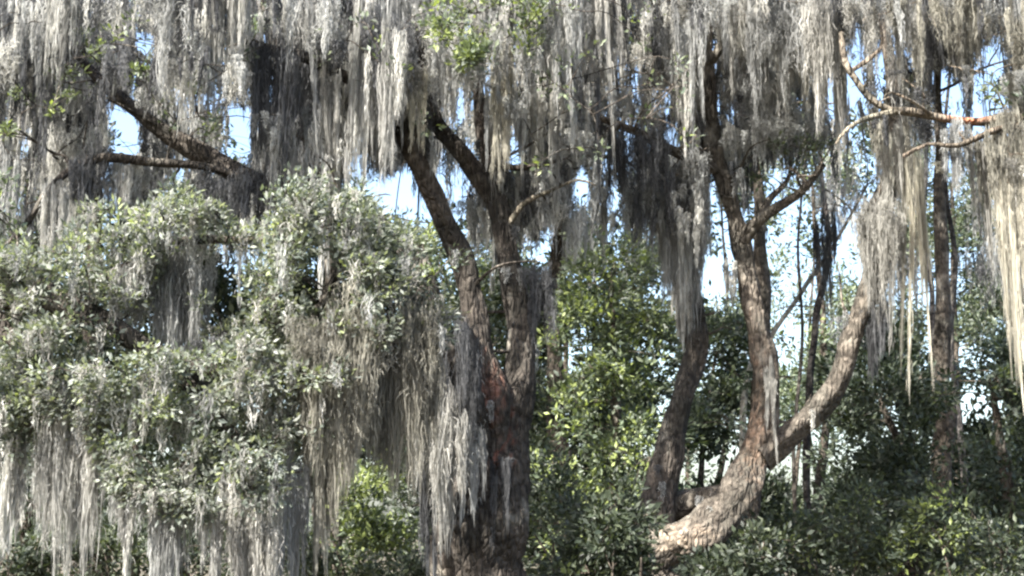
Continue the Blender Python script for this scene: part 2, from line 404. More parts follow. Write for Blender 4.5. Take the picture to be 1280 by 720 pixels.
# ---- the big forked oak in the middle
Y0 = 13.0
base = P(606, 860, Y0); base[2] = 0
red = [(P(622, 530, 12.62), (.13, .35, .30), (.17, .07, .05))]
T1 = Tree('moss_draped_oak', 'big dark oak in the middle, its trunk forking into two stems above a reddish scar', base, group='old oaks hung with moss')
g = base.copy(); g[2] = -.15
T1.stem('trunk', [g, base + [0, 0, .25], P(608, 700, Y0), P(614, 600, Y0), P(628, 530, 13.05), P(646, 465, 13.1), P(649, 400, 13.2), P(640, 330, 13.2), P(627, 270, 13.2), P(598, 222, 13.2), P(570, 185, 13.2), P(545, 150, 13.3), P(530, 90, 13.4), P(522, 0, 13.4)], [.58, .45, .36, .31, .22, .135, .115, .105, .10, .09, .08, .065, .055, .04], sides=28, rough=.07, scars=red, step=.06)
T1.px_stem('stem', [(612,610,13.0,34),(615,520,12.95,25),(602,440,13,18),(582,355,12.95,15),(559,283,12.9,14),(532,216,12.8,13),(505,162,12.7,12),(484,100,12.7,11),(466,25,12.7,9),(452,-80,12.8,7)], sides=18, scars=[(P(615,500,12.8),(.1,.3,.3),(.13,.07,.055))])
T1.px_stem('limb', [(605,600,13,26),(580,500,12.7,22),(548,415,12.4,19),(505,310,12.3,17),(430,268,12.2,15),(335,232,12.1,13.5),(262,200,12.1,12),(203,162,12.1,9.5),(150,122,12.2,7.5),(105,80,12.3,5),(60,20,12.4,3)], sides=14, label='long dark limb rising to the upper left')
T1.px_stem('limb', [(330,231,12.1,7),(275,212,12.0,5),(210,203,11.9,5.5),(130,198,11.8,6),(90,212,11.8,6),(60,240,11.7,5),(22,292,11.7,3.5),(-20,330,11.7,2)], sides=10)
T1.px_stem('limb', [(492,125,12.7,9),(455,104,12.4,8.5),(420,88,12.2,8),(380,72,12.1,7.5),(335,62,12.1,6.5),(285,38,12.2,5),(220,-20,12.4,3)], sides=10)
T1.px_stem('limb', [(400,262,12.2,11),(388,215,12.5,10),(375,160,12.7,8),(355,95,12.8,7),(330,20,12.9,5),(310,-60,13,3)], sides=10)
T1.px_stem('limb', [(625,275,13.2,10),(612,205,13.4,10),(602,140,13.5,9),(596,70,13.6,6),(600,-40,13.7,4)], sides=10)
T1.px_stem('limb', [(632,290,13.2,5),(655,255,13.0,3.5),(690,238,12.9,2.6),(722,225,12.8,2),(745,232,12.8,1)], sides=8, color=np.array([.2,.18,.15]))
T1.px_stem('limb', [(606,200,13.4,7),(640,210,13.1,4.5),(665,208,13.0,3.5),(700,200,13,2)], sides=8)
T1.px_stem('limb', [(470,40,12.7,8),(400,-10,12,6),(280,-40,11.3,5),(150,-50,10.9,4),(20,-40,10.8,3)], sides=8)
T1.px_stem('limb', [(520,10,13.4,6),(600,-30,12.8,5),(700,-50,12.3,4),(800,-60,12,3)], sides=8)

# ---- the crooked oak on the right
Y1 = 14.5
base = P(812, 820, Y1); base[2] = 0
T2 = Tree('moss_draped_oak', 'crooked brown oak on the right, bending up from a low sunlit elbow', base, group='old oaks hung with moss', bark=np.array([.098, .089, .080]))
g = base.copy(); g[2] = -.15
T2.stem('trunk', [g, base + [0, 0, .3], P(815, 725, Y1), P(822, 690, 14.45)], [.52, .40, .32, .27], sides=20, rough=.08)
pale = [(P(842,672,14.2),(.25,.4,.16),(.28,.235,.195)), (P(940,520,14.2),(.12,.4,.6),(.22,.16,.125))]  # pale tints paint sunlight onto the elbow and the stem's left flank
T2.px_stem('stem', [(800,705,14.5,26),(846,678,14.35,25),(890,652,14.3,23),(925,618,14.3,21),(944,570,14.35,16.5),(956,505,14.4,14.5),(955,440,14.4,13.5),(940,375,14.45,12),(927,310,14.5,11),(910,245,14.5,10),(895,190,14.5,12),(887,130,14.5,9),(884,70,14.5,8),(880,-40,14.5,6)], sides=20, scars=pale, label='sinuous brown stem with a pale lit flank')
T2.px_stem('stem', [(812,705,14.55,30),(826,620,14.6,18),(842,545,14.7,15),(862,465,14.8,14),(868,410,14.8,15),(858,340,14.8,17),(856,270,14.8,15),(872,215,14.7,12),(880,150,14.7,8),(868,60,14.7,6)], sides=16, color=np.array([.065,.058,.053]))
T2.px_stem('limb', [(950,570,14.4,22),(985,545,14.4,14.5),(1020,512,14.4,14),(1052,465,14.35,13.5),(1074,405,14.3,12.5),(1090,340,14.3,15),(1105,270,14.3,14),(1114,210,14.3,12),(1120,165,14.3,10),(1118,110,14.4,8),(1105,40,14.5,6),(1100,-60,14.6,4)], sides=16, label='thick dark limb sweeping up to the right')
T2.px_stem('limb', [(938,612,14.4,12),(900,622,14.6,15),(870,628,14.75,16),(830,640,14.9,17),(795,650,15.3,10)], sides=12)
T2.px_stem('limb', [(927,300,14.5,10),(950,276,14.4,8),(975,258,14.3,7),(1002,238,14.2,5),(1030,205,14.2,3)], sides=10)
T2.px_stem('limb', [(950,276,14.4,6),(962,250,14.5,5),(985,225,14.6,3),(990,190,14.7,2)], sides=8)
T2.px_stem('limb', [(900,215,14.5,9),(866,200,14.2,7),(832,186,14.0,6.5),(793,165,13.9,5.5),(752,146,13.8,4),(700,110,13.8,2.5)], sides=10)
T2.px_stem('limb', [(886,80,14.5,7),(930,20,14.2,6),(990,-20,13.8,5),(1080,-45,13.4,4),(1180,-55,13,3)], sides=8)
T2.px_stem('limb', [(884,60,14.5,6),(840,0,13.8,5),(770,-40,13.2,4),(690,-60,12.8,3)], sides=8)

# ---- the oak beyond the right edge whose limb reaches in
Y2 = 12.2
base = P(1480, 860, 12.6); base[2] = 0
T3 = Tree('moss_draped_oak', 'oak mostly beyond the right edge, one mossy limb with orange bare wood reaching in', base, group='old oaks hung with moss', bark=np.array([.14, .12, .10]))
g = base.copy(); g[2] = -.15
T3.stem('trunk', [g, base + [0, 0, .4], P(1475, 500, 12.6), P(1460, 300, 12.5), P(1450, 120, 12.4), P(1440, -100, 12.4)], [.5, .4, .33, .3, .22, .1], sides=18)
org = [(P(1205,152,12.05),(.17,.3,.09),(.27,.12,.075))]
T3.px_stem('limb', [(1460,230,12.5,22),(1380,185,12.3,19),(1310,158,12.2,15),(1265,150,12.15,11),(1225,153,12.1,5.5),(1180,148,12.05,5),(1140,140,12.0,5),(1112,138,12,4.5),(1086,122,12,4.5),(1070,100,12,4),(1058,78,12,4.5),(1052,40,12.1,3)], sides=12, scars=org, label='crooked limb with a stretch of orange bare wood', color=np.array([.15,.135,.115]))
T3.px_stem('limb', [(1116,140,12,5),(1085,146,11.9,3.5),(1060,160,11.8,2.5),(1045,180,11.8,1.5)], sides=7, color=np.array([.26,.24,.2]))
T3.px_stem('limb', [(1290,155,12.2,7),(1240,165,11.9,4.5),(1195,182,11.8,3),(1160,180,11.8,2),(1130,195,11.8,3)], sides=8)
T3.px_stem('limb', [(1440,60,12.4,14),(1360,-10,12,10),(1260,-40,11.8,8),(1150,-50,11.6,6),(1020,-45,11.4,4)], sides=8)

# ---- the leafy oak bough in front on the left
base = P(-330, 900, 10.2); base[2] = 0
T4 = Tree('leafy_oak', 'nearest leafy oak at the lower left, grey green foliage over a row of moss beards', base, group='old oaks hung with moss')
g = base.copy(); g[2] = -.15
T4.stem('trunk', [g, base + [0, 0, .4], P(-310, 620, 10.2), P(-270, 450, 10.2), P(-230, 300, 10.2), P(-240, 100, 10.3)], [.42, .33, .28, .24, .16, .08], sides=16)
T4.px_stem('limb', [(-265,440,10.2,34),(-150,380,10.1,28),(-30,370,10.0,22),(70,380,9.9,17),(150,412,9.8,14),(215,450,9.7,12),(290,470,9.6,10),(370,450,9.6,8),(450,420,9.6,6),(530,410,9.7,3)], sides=12, label='dark bough showing between the leaf clumps')
T4.px_stem('limb', [(60,380,9.9,12),(140,340,10,9),(220,305,10.1,7),(300,300,10.1,5),(380,290,10,4)], sides=9)
T4.px_stem('limb', [(215,450,9.7,9),(260,510,9.5,7),(310,560,9.4,5),(350,610,9.4,3)], sides=8)
T4.px_stem('limb', [(-20,372,10,12),(30,440,9.8,9),(80,500,9.7,7),(150,560,9.6,4)], sides=8)
T4.px_stem('limb', [(370,450,9.6,6),(400,380,9.6,5),(430,320,9.6,4),(440,270,9.7,2)], sides=8)
FC = P(250, 560, 10.6)
for (cx, cy, rx, ry, Y, n, gn) in [(70,395,88,80,9.7,54,1), (30,350,40,50,9.9,18,1), (45,470,62,55,9.6,32,1), (98,505,58,42,9.5,30,.75), (225,283,112,32,10.0,36,1.1), (150,325,52,52,9.9,20,1.1),
        (405,315,82,72,9.5,62,1.15), (470,375,72,66,9.6,48,.95), (350,420,56,52,9.5,26,1), (515,400,42,48,9.8,18,.75), (215,490,96,44,9.3,46,1.15), (310,525,80,62,9.3,52,1),
        (190,585,52,42,9.3,22,1.1), (280,620,74,34,9.3,30,.95), (395,475,40,38,9.4,14,.85), (300,400,40,56,10.0,14,.8), (480,290,44,42,10.2,16,.7), (8,530,30,50,9.6,12,1)]:
    c = clump(cx, cy, rx * 1.06, ry * 1.06, Y, int(n * 1.45)); c = np.concatenate([c, clump(cx, cy, rx * 1.35, ry * 1.3, Y, int(n * .3), shell=.8)])
    for q in c[::2]: lock(T4.hug, q + [0, -.08, .05], rng.uniform(.08, .36), rng.uniform(.025, .055), ('pale', 'grey', 'tan')[rng.integers(3)], 'mid', .008)
    T4.sprays(c, .115, 58, .050, FC, twigs=.8, up=.7, gain=gn, tint_p=(.2, .26, .22, .26, .06), pal=FRONT)
T4.sprays(clump(-180, 300, 170, 140, 10.4, 60), .13, 40, .062, FC, up=.7, gain=1.2)

for (x0, x1, y0, y1, n, pr) in [(-10, 330, -20, 220, 46, 20), (330, 540, -20, 160, 12, 16), (640, 860, -10, 210, 34, 14)]:
    q = np.array([P(rng.uniform(x0, x1), rng.uniform(y0, y1), rng.uniform(11.4, 12.6)) for _ in range(n)])
    q = q[[not in_gap(*[z[0] for z in proj(a)[:2]], 14) for a in q]]
    T1.sprays(q, .12, pr, .06, P((x0 + x1) / 2, 250, 13), tint_p=(.2, .2, .25, .3, .05), gain=1.3)
# sunlit sprigs high in the middle oak, and unseen crowns added above the frame to shade the wood
T1.sprays(clump(620, 35, 75, 54, 11.9, 50), .12, 34, .062, P(640, 200, 13), tint_p=(.15, .2, .25, .25, .15), gain=1.3)
T1.sprays(clump(590, 88, 28, 28, 11.85, 16), .1, 30, .075, P(640, 200, 13), tint_p=(.05, .2, .3, .15, .3), gain=1.2)
for (cx, cy, s, n, Y) in [(172,85,18,4,11.6), (245,100,16,4,11.6), (14,165,14,3,11.5), (532,295,12,3,12), (536,335,14,3,12), (60,110,40,7,11.6), (110,60,40,7,11.6)]:
    T1.sprays(clump(cx, cy, s, s, Y, n), .07, 24, .06, P(cx, cy + 100, Y + .5), tint_p=(.1, .1, .3, .2, .3), gain=1.3)
for (cx, n, tr) in [(-520, 170, T1), (-230, 170, T1), (60, 170, T1), (340, 170, T1), (620, 170, T1), (880, 170, T2), (1130, 170, T2), (1400, 170, T3)]:
    q = clump(cx, -215, 210, 150, 16.2, n, dy=2.4); q = q[q[:, 2] > 1.6 + q[:, 1] * .44]
    for p_ in q[::14]: tr.twig(p_, .03, reg=True)
    tr.sprays(q, .3, 32, .15, P(cx, 100, 16), twigs=.12)
T2.sprays(clump(985, 215, 60, 40, 14.3, 14), .12, 26, .07, P(930, 300, 14.5), tint_p=(.3, .3, .2, .2, 0))
T3.sprays(clump(1262, 120, 30, 30, 12, 6), .1, 26, .07, P(1300, 160, 12))

# ------------------------------------------------------------------ moss that hangs as one thick fringe along the upper limbs
def fringe(tree, boxes, label, group=None):
    mb = MB()
    for (x0, x1, y0, y1, Ya, Yb, n, Lp, tones, q) in boxes:
        for i in range(int(n * .98)):
            for _ in range(10):
                px = rng.uniform(x0, x1); py = rng.uniform(y0, y1)
                if not in_gap(px, py, 14) and patchy(px, py) + rng.normal() * .5 > -.8: break
            else: continue
            Y = rng.uniform(Ya, Yb); c = P(px, py, Y); k = Y / FPX
            Wm = rng.uniform(24, 105) * k; L = Lp * k * rng.choice([.4, .7, 1.0, 1.35, 1.8], p=[.2, .25, .25, .2, .1]) * rng.uniform(.8, 1.2); sl = rng.normal() * .3
            tone = tones[rng.integers(len(tones))]
            e = c + np.array([Wm / 2, 0, sl * Wm / 2]); e2 = c - np.array([Wm / 2, 0, sl * Wm / 2])
            if rng.random() < .7:
                tree.twig(c, .011, reg=True, sag=.02); tree.twig(e if rng.random() < .5 else e2, .009)
            drape(mb, c, Wm, L, max(3, int(Wm / .04)), tone, q, r=rng.uniform(.02, .07), w=.008, slope=sl, point=rng.uniform(.1, .7), gaps=True)
    for p, r in zip(tree.nodes, tree.rads):                        # short tufts that cling to the wood itself
        if r[0] < .05: continue
        for i in range(len(p)):
            if p[i][2] > 1.6 and rng.random() < .15:
                tp = p[i] + np.array([rng.normal() * r[i] * .7, -abs(rng.normal()) * r[i] * .8, rng.uniform(-.2, .9) * r[i]])
                L = clip_lock(tp, rng.uniform(.1, .45), .04)
                if L: lock(mb, tp, L, rng.uniform(.03, .055), ('grey', 'pale', 'dark')[rng.integers(3)], 'fine', .009)
    o = mb.build('moss_fringe', M_MOSS, loc=tree.root.location)
    tag(o, label, 'hanging moss', group or 'moss fringes on the old oaks', 'stuff')

GB = ['grey', 'dark', 'dark', 'pale', 'pale', 'grey', 'dark']; TP = ['tan', 'pale', 'grey', 'dark', 'tan', 'dark']
fringe(T1, [(-20, 330, -60, 90, 11, 13.5, 60, 150, GB, 'fine'), (-20, 330, 60, 200, 11.4, 13.5, 34, 110, GB, 'fine'), (-20, 330, 170, 260, 11.8, 13.0, 16, 80, ['grey', 'pale', 'dark'], 'fine'),
            (320, 540, -60, 60, 11.6, 13.6, 36, 190, GB, 'fine'), (330, 520, 40, 170, 12, 13.4, 20, 130, GB, 'fine'), (540, 720, -60, 120, 12, 14, 58, 140, ['grey', 'pale', 'tan'], 'fine'),
            (580, 760, 100, 270, 13, 14.5, 40, 100, ['grey', 'pale', 'dark'], 'fine')], 'thick grey moss fringe over the forked oak limbs across the upper left')
fringe(T2, [(690, 900, -60, 120, 13, 15.5, 56, 140, TP, 'fine'), (860, 1070, -60, 60, 13, 15.5, 50, 150, ['tan', 'olive', 'grey'], 'fine'), (740, 900, 120, 260, 13.8, 15, 30, 90, ['grey', 'dark', 'pale'], 'fine'),
            (890, 1060, 60, 190, 14, 16, 22, 100, ['grey', 'dark', 'tan'], 'fine')], 'tan and grey moss fringe over the crooked oak in the upper middle')
fringe(T3, [(1040, 1300, -60, 40, 11.6, 14, 56, 140, ['olive', 'grey', 'dark', 'tan'], 'fine'), (1060, 1300, 30, 150, 11.8, 13.5, 22, 90, ['grey', 'dark', 'olive'], 'fine'), (1200, 1300, 150, 200, 11.6, 12.6, 10, 150, ['olive', 'tan'], 'fine')], 'olive grey moss fringe hanging across the upper right corner')

# ------------------------------------------------------------------ single moss beards
G4 = 'moss beards under the front leafy bough'; G1 = 'long moss beards on the forked oak'; G2 = 'long moss beards on the crooked oak'; G3 = 'long moss beards on the right edge limb'
BEARDS = [  # label, tree, px, top, bottom, width px, Y, tone, locks, point, group
 ('broad pale column of moss near the left edge, the widest under the front foliage', T4, 92, 512, 760, 74, 9.5, 'pale', 34, .25, G4),
 ('short split moss beard at the very left edge below the leaves', T4, 14, 560, 690, 40, 9.6, 'pale', 12, .5, G4),
 ('thin moss beard just right of the broad pale column', T4, 146, 545, 715, 24, 9.45, 'grey', 9, .4, G4),
 ('narrow pale moss strip hanging below the middle leaf clump', T4, 162, 600, 725, 16, 9.3, 'pale', 6, .4, G4),
 ('grey moss beard under the lowest left leaves, its tip below the frame', T4, 212, 618, 770, 44, 9.3, 'grey', 15, .4, G4),
 ('pale forked moss beard beneath the lower leaf clump', T4, 268, 632, 760, 34, 9.25, 'pale', 13, .5, G4),
 ('wide pale moss curtain under the lowest leaf clump, ending below the frame', T4, 318, 630, 770, 60, 9.25, 'tan', 20, .3, G4),
 ('narrow grey moss strip left of the bright green shrub', T4, 372, 590, 760, 30, 9.4, 'grey', 10, .3, G4),
 ('long olive moss strip beside the bright green shrub', T4, 400, 520, 765, 34, 9.5, 'olive', 14, .3, G4),
 ('shaded brown moss in the hollow between the front leaf clumps', T4, 215, 315, 470, 110, 10.1, 'grey', 34, .3, G4),
 ('pale moss tuft on the left side of the leafy hollow', T4, 158, 330, 440, 34, 9.9, 'pale', 12, .4, G4),
 ('small moss tuft under the bough below the leafy hollow', T4, 240, 440, 505, 60, 9.8, 'dark', 12, .4, G4),
 ('broad olive brown moss curtain right of the front leaves', T4, 425, 425, 610, 100, 9.4, 'olive', 60, .4, G4),
 ('olive moss curtain between the front leaves and the forked trunk', T4, 500, 405, 620, 92, 9.6, 'olive', 56, .4, G4),
 ('pale fringed moss in front of the forked trunk, with several pointed tips', T1, 548, 500, 670, 62, 12.3, 'tan', 15, .4, G1),
 ('shaded moss behind the pale fringe at the left foot of the forked trunk', T1, 538, 590, 740, 40, 12.5, 'dark', 9, .5, G1),
 ('thin pointed moss tail in front of the forked trunk base', T1, 556, 560, 690, 18, 12.3, 'tan', 6, .2, G1),
 ('long moss tail down the left of the trunk scar', T1, 588, 540, 690, 34, 12.45, 'grey', 8, .5, G1),
 ('moss tail below the reddish trunk scar', T1, 628, 575, 690, 30, 12.62, 'dark', 5, .4, G1),
 ('shaded moss veil over the forked trunk left side', T1, 572, 420, 600, 50, 12.4, 'dark', 18, .4, G1),
 ('dark shaggy moss clump right of the forked stems', T1, 672, 345, 440, 40, 13.1, 'dark', 14, .5, G1),
 ('long pale moss column left of the leaning forked stem', T1, 455, 0, 275, 30, 12.1, 'pale', 16, .2, G1),
 ('shaded blue grey moss column beside the leaning stem top', T1, 482, -20, 235, 34, 12.2, 'grey', 16, .2, G1),
 ('dark moss column just right of the tall narrow sky gap', T1, 343, 62, 262, 54, 12.0, 'dark', 24, .2, G1),
 ('bright moss streak hanging at the top left between dark columns', T1, 267, -30, 170, 30, 11.6, 'pale', 14, .3, G1),
 ('pale moss strip above the tall narrow sky gap', T1, 300, -20, 125, 26, 11.6, 'pale', 11, .3, G1),
 ('pale moss strip right of the short upper limb', T1, 412, 92, 250, 26, 12.1, 'tan', 11, .3, G1),
 ('moss strip pale as straw on the leaning stem upper end', T1, 522, 90, 205, 24, 12.4, 'straw', 11, .4, G1),
 ('bright straw moss streak hanging below the sunlit sprigs', T1, 627, 92, 240, 24, 12.3, 'straw', 13, .3, G1),
 ('second pale streak beside the bright straw moss', T1, 650, 120, 215, 16, 12.5, 'pale', 7, .3, G1),
 ('dark moss under the arched limb at far left', T1, 112, 200, 290, 50, 11.8, 'dark', 16, .3, G1),
 ('pale moss beard behind the top of the front leaves at far left', T1, 70, 235, 330, 30, 11.7, 'pale', 11, .3, G1),
 ('pale moss beard hanging from the thin limb above the front leaves', T1, 155, 205, 290, 34, 11.9, 'pale', 12, .3, G1),
 ('brown shaded moss along the long limb above the front leaves', T1, 290, 220, 300, 90, 12.0, 'dark', 24, .3, G1),
 ('moss tail at the left edge level with the arched limb', T1, 14, 200, 320, 26, 11.6, 'grey', 10, .3, G1),
 ('grey shaded moss sleeve on the left stem of the crooked oak', T2, 852, 215, 440, 54, 14.45, 'grey', 44, .35, G2),
 ('tan moss beard wrapping the upper left stem of the crooked oak', T2, 842, 215, 400, 40, 14.4, 'tan', 14, .4, G2),
 ('pale moss streak at the foot of the grey sleeve', T2, 853, 355, 455, 22, 14.4, 'tan', 9, .4, G2),
 ('dark moss curtain under the thin arched limb', T2, 802, 172, 275, 66, 13.9, 'dark', 24, .3, G2),
 ('pale moss strip on the bend of the sinuous stem', T2, 912, 330, 395, 18, 14.2, 'pale', 7, .4, G2),
 ('long tan tail hugging the lower sinuous stem', T2, 964, 470, 590, 15, 14.15, 'tan', 5, .4, G2),
 ('tan moss cloak around the right sweeping limb', T2, 1098, 262, 415, 54, 14.05, 'tan', 30, .5, G2),
 ('tan moss beard above the tan cloak on the sweeping limb', T2, 1115, 170, 300, 40, 14.1, 'tan', 18, .4, G2),
 ('dark moss tail under the tan cloak', T2, 1092, 380, 470, 36, 14.2, 'dark', 12, .4, G2),
 ('long pale moss streak right of the tan cloak', T2, 1142, 190, 495, 22, 14.0, 'straw', 9, .15, G2),
 ('pale drip of moss left of the curved pale branch', T2, 1046, 70, 245, 18, 13.9, 'pale', 8, .3, G2),
 ('pale moss streak in the tan fringe right of the thin dark stem', T2, 968, 10, 100, 16, 13.8, 'pale', 7, .3, G2),
 ('straw moss strand hanging at the top of the tan fringe', T2, 1000, -10, 140, 20, 13.8, 'straw', 9, .3, G2),
 ('dark moss clump hanging far behind the tan cloak', T2, 1030, 280, 380, 30, 16, 'dark', 10, .4, G2),
 ('wide olive moss curtain at the right edge with one bright tail', T3, 1262, 160, 330, 60, 12, 'olive', 28, .3, G3),
 ('long straw moss tail hanging lowest at the right edge', T3, 1255, 230, 485, 18, 11.9, 'straw', 11, .15, G3),
 ('short straw tail beside the lowest one at the right edge', T3, 1276, 240, 430, 14, 11.9, 'straw', 7, .2, G3),
 ('grey moss beard below the orange bare wood', T3, 1195, 165, 260, 34, 11.9, 'grey', 12, .4, G3),
]
for (lb, tr, px, y0, y1, wp, Y, tone, n, pt, gr) in BEARDS:
    mb = MB(); k = Y / FPX; top = P(px, y0, Y); L = (y1 - y0) * k / math.cos(PITCH) * 1.02
    tr.twig(top, .012, reg=True, sag=.03)
    tr.twig(top + np.array([wp * k * .45, 0, .0]), .009)
    drape(mb, top, wp * k, L, int(n * 1.5), tone, 'soft', r=min(.075, max(.026, wp * k * .16)), w=.0065, point=pt, dep=.6)
    tag(mb.build('moss_beard', M_MOSS, loc=top), lb, 'hanging moss', gr)

for tr in (T1, T2, T3):                                          # bare snags and twigs on the old wood
    st = [(p, r) for p, r in zip(tr.nodes, tr.rads) if r[0] > .07]
    for p, r in st:
        for _ in range(5):
            i = rng.integers(len(p) // 6, len(p)); 
            if p[i][2] < 2: continue
            d = unit(np.array([rng.normal(), rng.normal() * .6, rng.uniform(-.2, .9)])); L = rng.uniform(.2, .8)
            e = p[i] + d * L; m_ = p[i] + d * L * .5 + rng.normal(size=3) * .06
            tube(tr.tw, [p[i], m_, e, e + d * .12 + rng.normal(size=3) * .06], [.02, .014, .008, .004], 6, .06, tr.bark * 1.2, .15)
for tr in (T1, T2, T3, T4): tr.finish()

# ------------------------------------------------------------------ trees and shrubs behind
def back_tree(name, label, px, Y, clumps, trunk_r, lean=0, leaf=.1, per=26, tint=(.35, .3, .2, .15, 0), gain=1.0, mossn=0, mtone=('grey', 'dark'), group=None, cat='tree', rad=.26, box=None, mL=130, gaps=True, bark=np.array([.075, .066, .058])):
    top_y = min(c[1] for c in clumps); g = P(px, 700, Y); g[2] = 0
    T = Tree(name, label, g, cat, group, bark)
    tp = P(px + lean, top_y, Y); a = g.copy(); a[2] = -.1
    if trunk_r:
        mid = g * .5 + tp * .5 + np.array([rng.normal() * .25, rng.normal() * .2, 0])
        T.stem('trunk', [a, g * .75 + tp * .25 + [rng.normal() * .12, 0, 0], mid, tp], [trunk_r * 1.25, trunk_r, trunk_r * .75, trunk_r * .25], sides=10, step=.25)
    else:
        for _ in range(5):
            e = P(px + rng.uniform(-60, 60), top_y + rng.uniform(20, 90), Y + rng.normal() * .4)
            T.stem('stem', [a + rng.normal(size=3) * [.15, .15, 0], (a + e) / 2 + rng.normal(size=3) * .1, e], [.035, .026, .01], sides=6, step=.2)
    for (cx, cy, rx, ry, n) in clumps:
        c = clump(cx, cy, rx, ry, Y, int(n * 1.4), gaps=gaps, pad=rad * FPX / Y * 1.2)
        if len(c): T.sprays(c, rad, per, leaf, P(cx, cy + ry * .5, Y), twigs=.5, tint_p=tint, gain=gain)
    if mossn:
        for i in range(mossn):
            x0, x1, y0, y1 = box
            for _ in range(8):
                qx = rng.uniform(x0, x1); qy = rng.uniform(y0, y1)
                if not in_gap(qx, qy, 12): break
            else: continue
            c = P(qx, qy, Y + rng.normal() * .8); k = Y / FPX
            if rng.random() < .6: T.twig(c, .016, reg=True)
            drape(T.hug, c, rng.uniform(20, 70) * k, rng.uniform(.5, 1.3) * mL * k, 6, mtone[rng.integers(len(mtone))], 'mid', r=rng.uniform(.06, .12), w=.02, point=.4, gaps=True)
    T.finish(); return T

GT = 'background trees'; GS = 'shrubs under the oaks'  # low gain puts the canopy's shade into the dark trees' leaf colour
back_tree('bushy_tree', 'yellow green bushy tree between the forked oak and the crooked oak', 765, 18.5, [(760,350,60,60,46), (715,430,50,60,40), (790,430,50,70,40), (740,520,70,60,50), (780,600,60,70,44), (715,640,50,70,40)], .11, tint=(.25,.25,.22,.06,.22), gain=1.25, leaf=.095, per=30, group=GT)
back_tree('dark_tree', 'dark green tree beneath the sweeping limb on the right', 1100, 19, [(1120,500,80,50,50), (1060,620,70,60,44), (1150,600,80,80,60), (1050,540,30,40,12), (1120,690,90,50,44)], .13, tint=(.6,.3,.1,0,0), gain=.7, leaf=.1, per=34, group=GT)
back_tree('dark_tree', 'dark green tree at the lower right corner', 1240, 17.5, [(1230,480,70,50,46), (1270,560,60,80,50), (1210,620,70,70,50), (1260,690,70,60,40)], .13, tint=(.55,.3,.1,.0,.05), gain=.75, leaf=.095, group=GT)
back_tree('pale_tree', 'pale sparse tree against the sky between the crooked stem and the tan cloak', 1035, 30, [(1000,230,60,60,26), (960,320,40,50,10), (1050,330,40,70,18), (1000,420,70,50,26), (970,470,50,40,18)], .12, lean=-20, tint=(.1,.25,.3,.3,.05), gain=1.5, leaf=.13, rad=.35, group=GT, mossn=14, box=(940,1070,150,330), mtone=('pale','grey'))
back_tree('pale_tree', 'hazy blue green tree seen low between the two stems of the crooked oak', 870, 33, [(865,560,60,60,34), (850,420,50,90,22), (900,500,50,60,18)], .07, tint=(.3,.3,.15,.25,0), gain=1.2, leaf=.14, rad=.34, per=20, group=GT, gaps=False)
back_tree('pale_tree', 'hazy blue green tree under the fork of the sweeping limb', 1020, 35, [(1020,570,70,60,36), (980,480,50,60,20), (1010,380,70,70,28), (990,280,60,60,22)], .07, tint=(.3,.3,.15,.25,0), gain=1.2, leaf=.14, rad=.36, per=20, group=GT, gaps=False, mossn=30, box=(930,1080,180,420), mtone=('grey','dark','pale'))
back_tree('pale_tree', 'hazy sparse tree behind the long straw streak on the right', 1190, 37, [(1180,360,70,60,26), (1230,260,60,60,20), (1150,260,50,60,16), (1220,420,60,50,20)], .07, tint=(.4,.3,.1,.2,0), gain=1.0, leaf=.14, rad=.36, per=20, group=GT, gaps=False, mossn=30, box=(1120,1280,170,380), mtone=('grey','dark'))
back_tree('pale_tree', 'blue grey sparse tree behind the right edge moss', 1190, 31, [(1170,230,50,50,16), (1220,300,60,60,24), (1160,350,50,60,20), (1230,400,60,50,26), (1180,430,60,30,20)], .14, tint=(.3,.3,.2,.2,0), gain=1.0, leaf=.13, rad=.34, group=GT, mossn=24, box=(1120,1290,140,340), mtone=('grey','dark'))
back_tree('mossy_tree', 'grey moss hung tree far behind the upper left limbs', 130, 22, [(60,60,110,80,34), (220,40,120,90,40), (120,200,120,60,26), (20,260,60,60,16)], .2, tint=(.3,.3,.2,.2,0), leaf=.11, rad=.3, group=GT, mossn=300, box=(-40,340,-60,250), mtone=('grey','dark','pale'))
back_tree('mossy_tree', 'shaded moss hung tree behind the leaning forked stem', 420, 23, [(380,20,100,80,30), (480,80,80,80,20), (440,200,60,50,12), (560,330,40,60,14)], .2, tint=(.4,.3,.2,.1,0), leaf=.11, rad=.3, group=GT, mossn=240, box=(320,560,-60,200), mtone=('grey','dark'))
back_tree('mossy_tree', 'lacy pale moss hung tree behind the fork and the crooked oak', 715, 21, [(660,40,90,70,26), (770,80,90,80,24), (700,200,70,60,18), (690,300,50,50,14)], .17, tint=(.2,.25,.3,.2,.05), gain=1.2, leaf=.11, rad=.28, group=GT, mossn=300, box=(600,870,-60,260), mtone=('pale','grey','tan'))
back_tree('mossy_tree', 'tan moss hung tree behind the thin top of the crooked stem', 930, 22, [(880,30,90,60,24), (980,80,80,70,24), (900,430,40,60,20), (890,520,40,40,14)], .16, tint=(.3,.3,.2,.2,0), leaf=.11, rad=.28, group=GT, mossn=210, box=(840,1060,-60,170), mtone=('tan','grey','dark'))
back_tree('mossy_tree', 'dark moss hung tree behind the upper right corner', 1170, 21, [(1120,20,90,60,30), (1230,20,90,70,34), (1090,130,40,40,8)], .16, tint=(.45,.3,.15,.1,0), gain=.9, leaf=.11, rad=.28, group=GT, mossn=230, box=(1050,1300,-60,120), mtone=('dark','grey','olive'))
back_tree('dark_tree', 'dark tree in shade behind the left row of moss beards', 170, 20, [(40,600,90,70,50), (150,660,80,60,40), (270,640,90,60,46), (370,640,60,70,34), (200,520,120,60,40)], .16, tint=(.6,.3,.1,0,0), gain=.75, leaf=.1, group=GT)
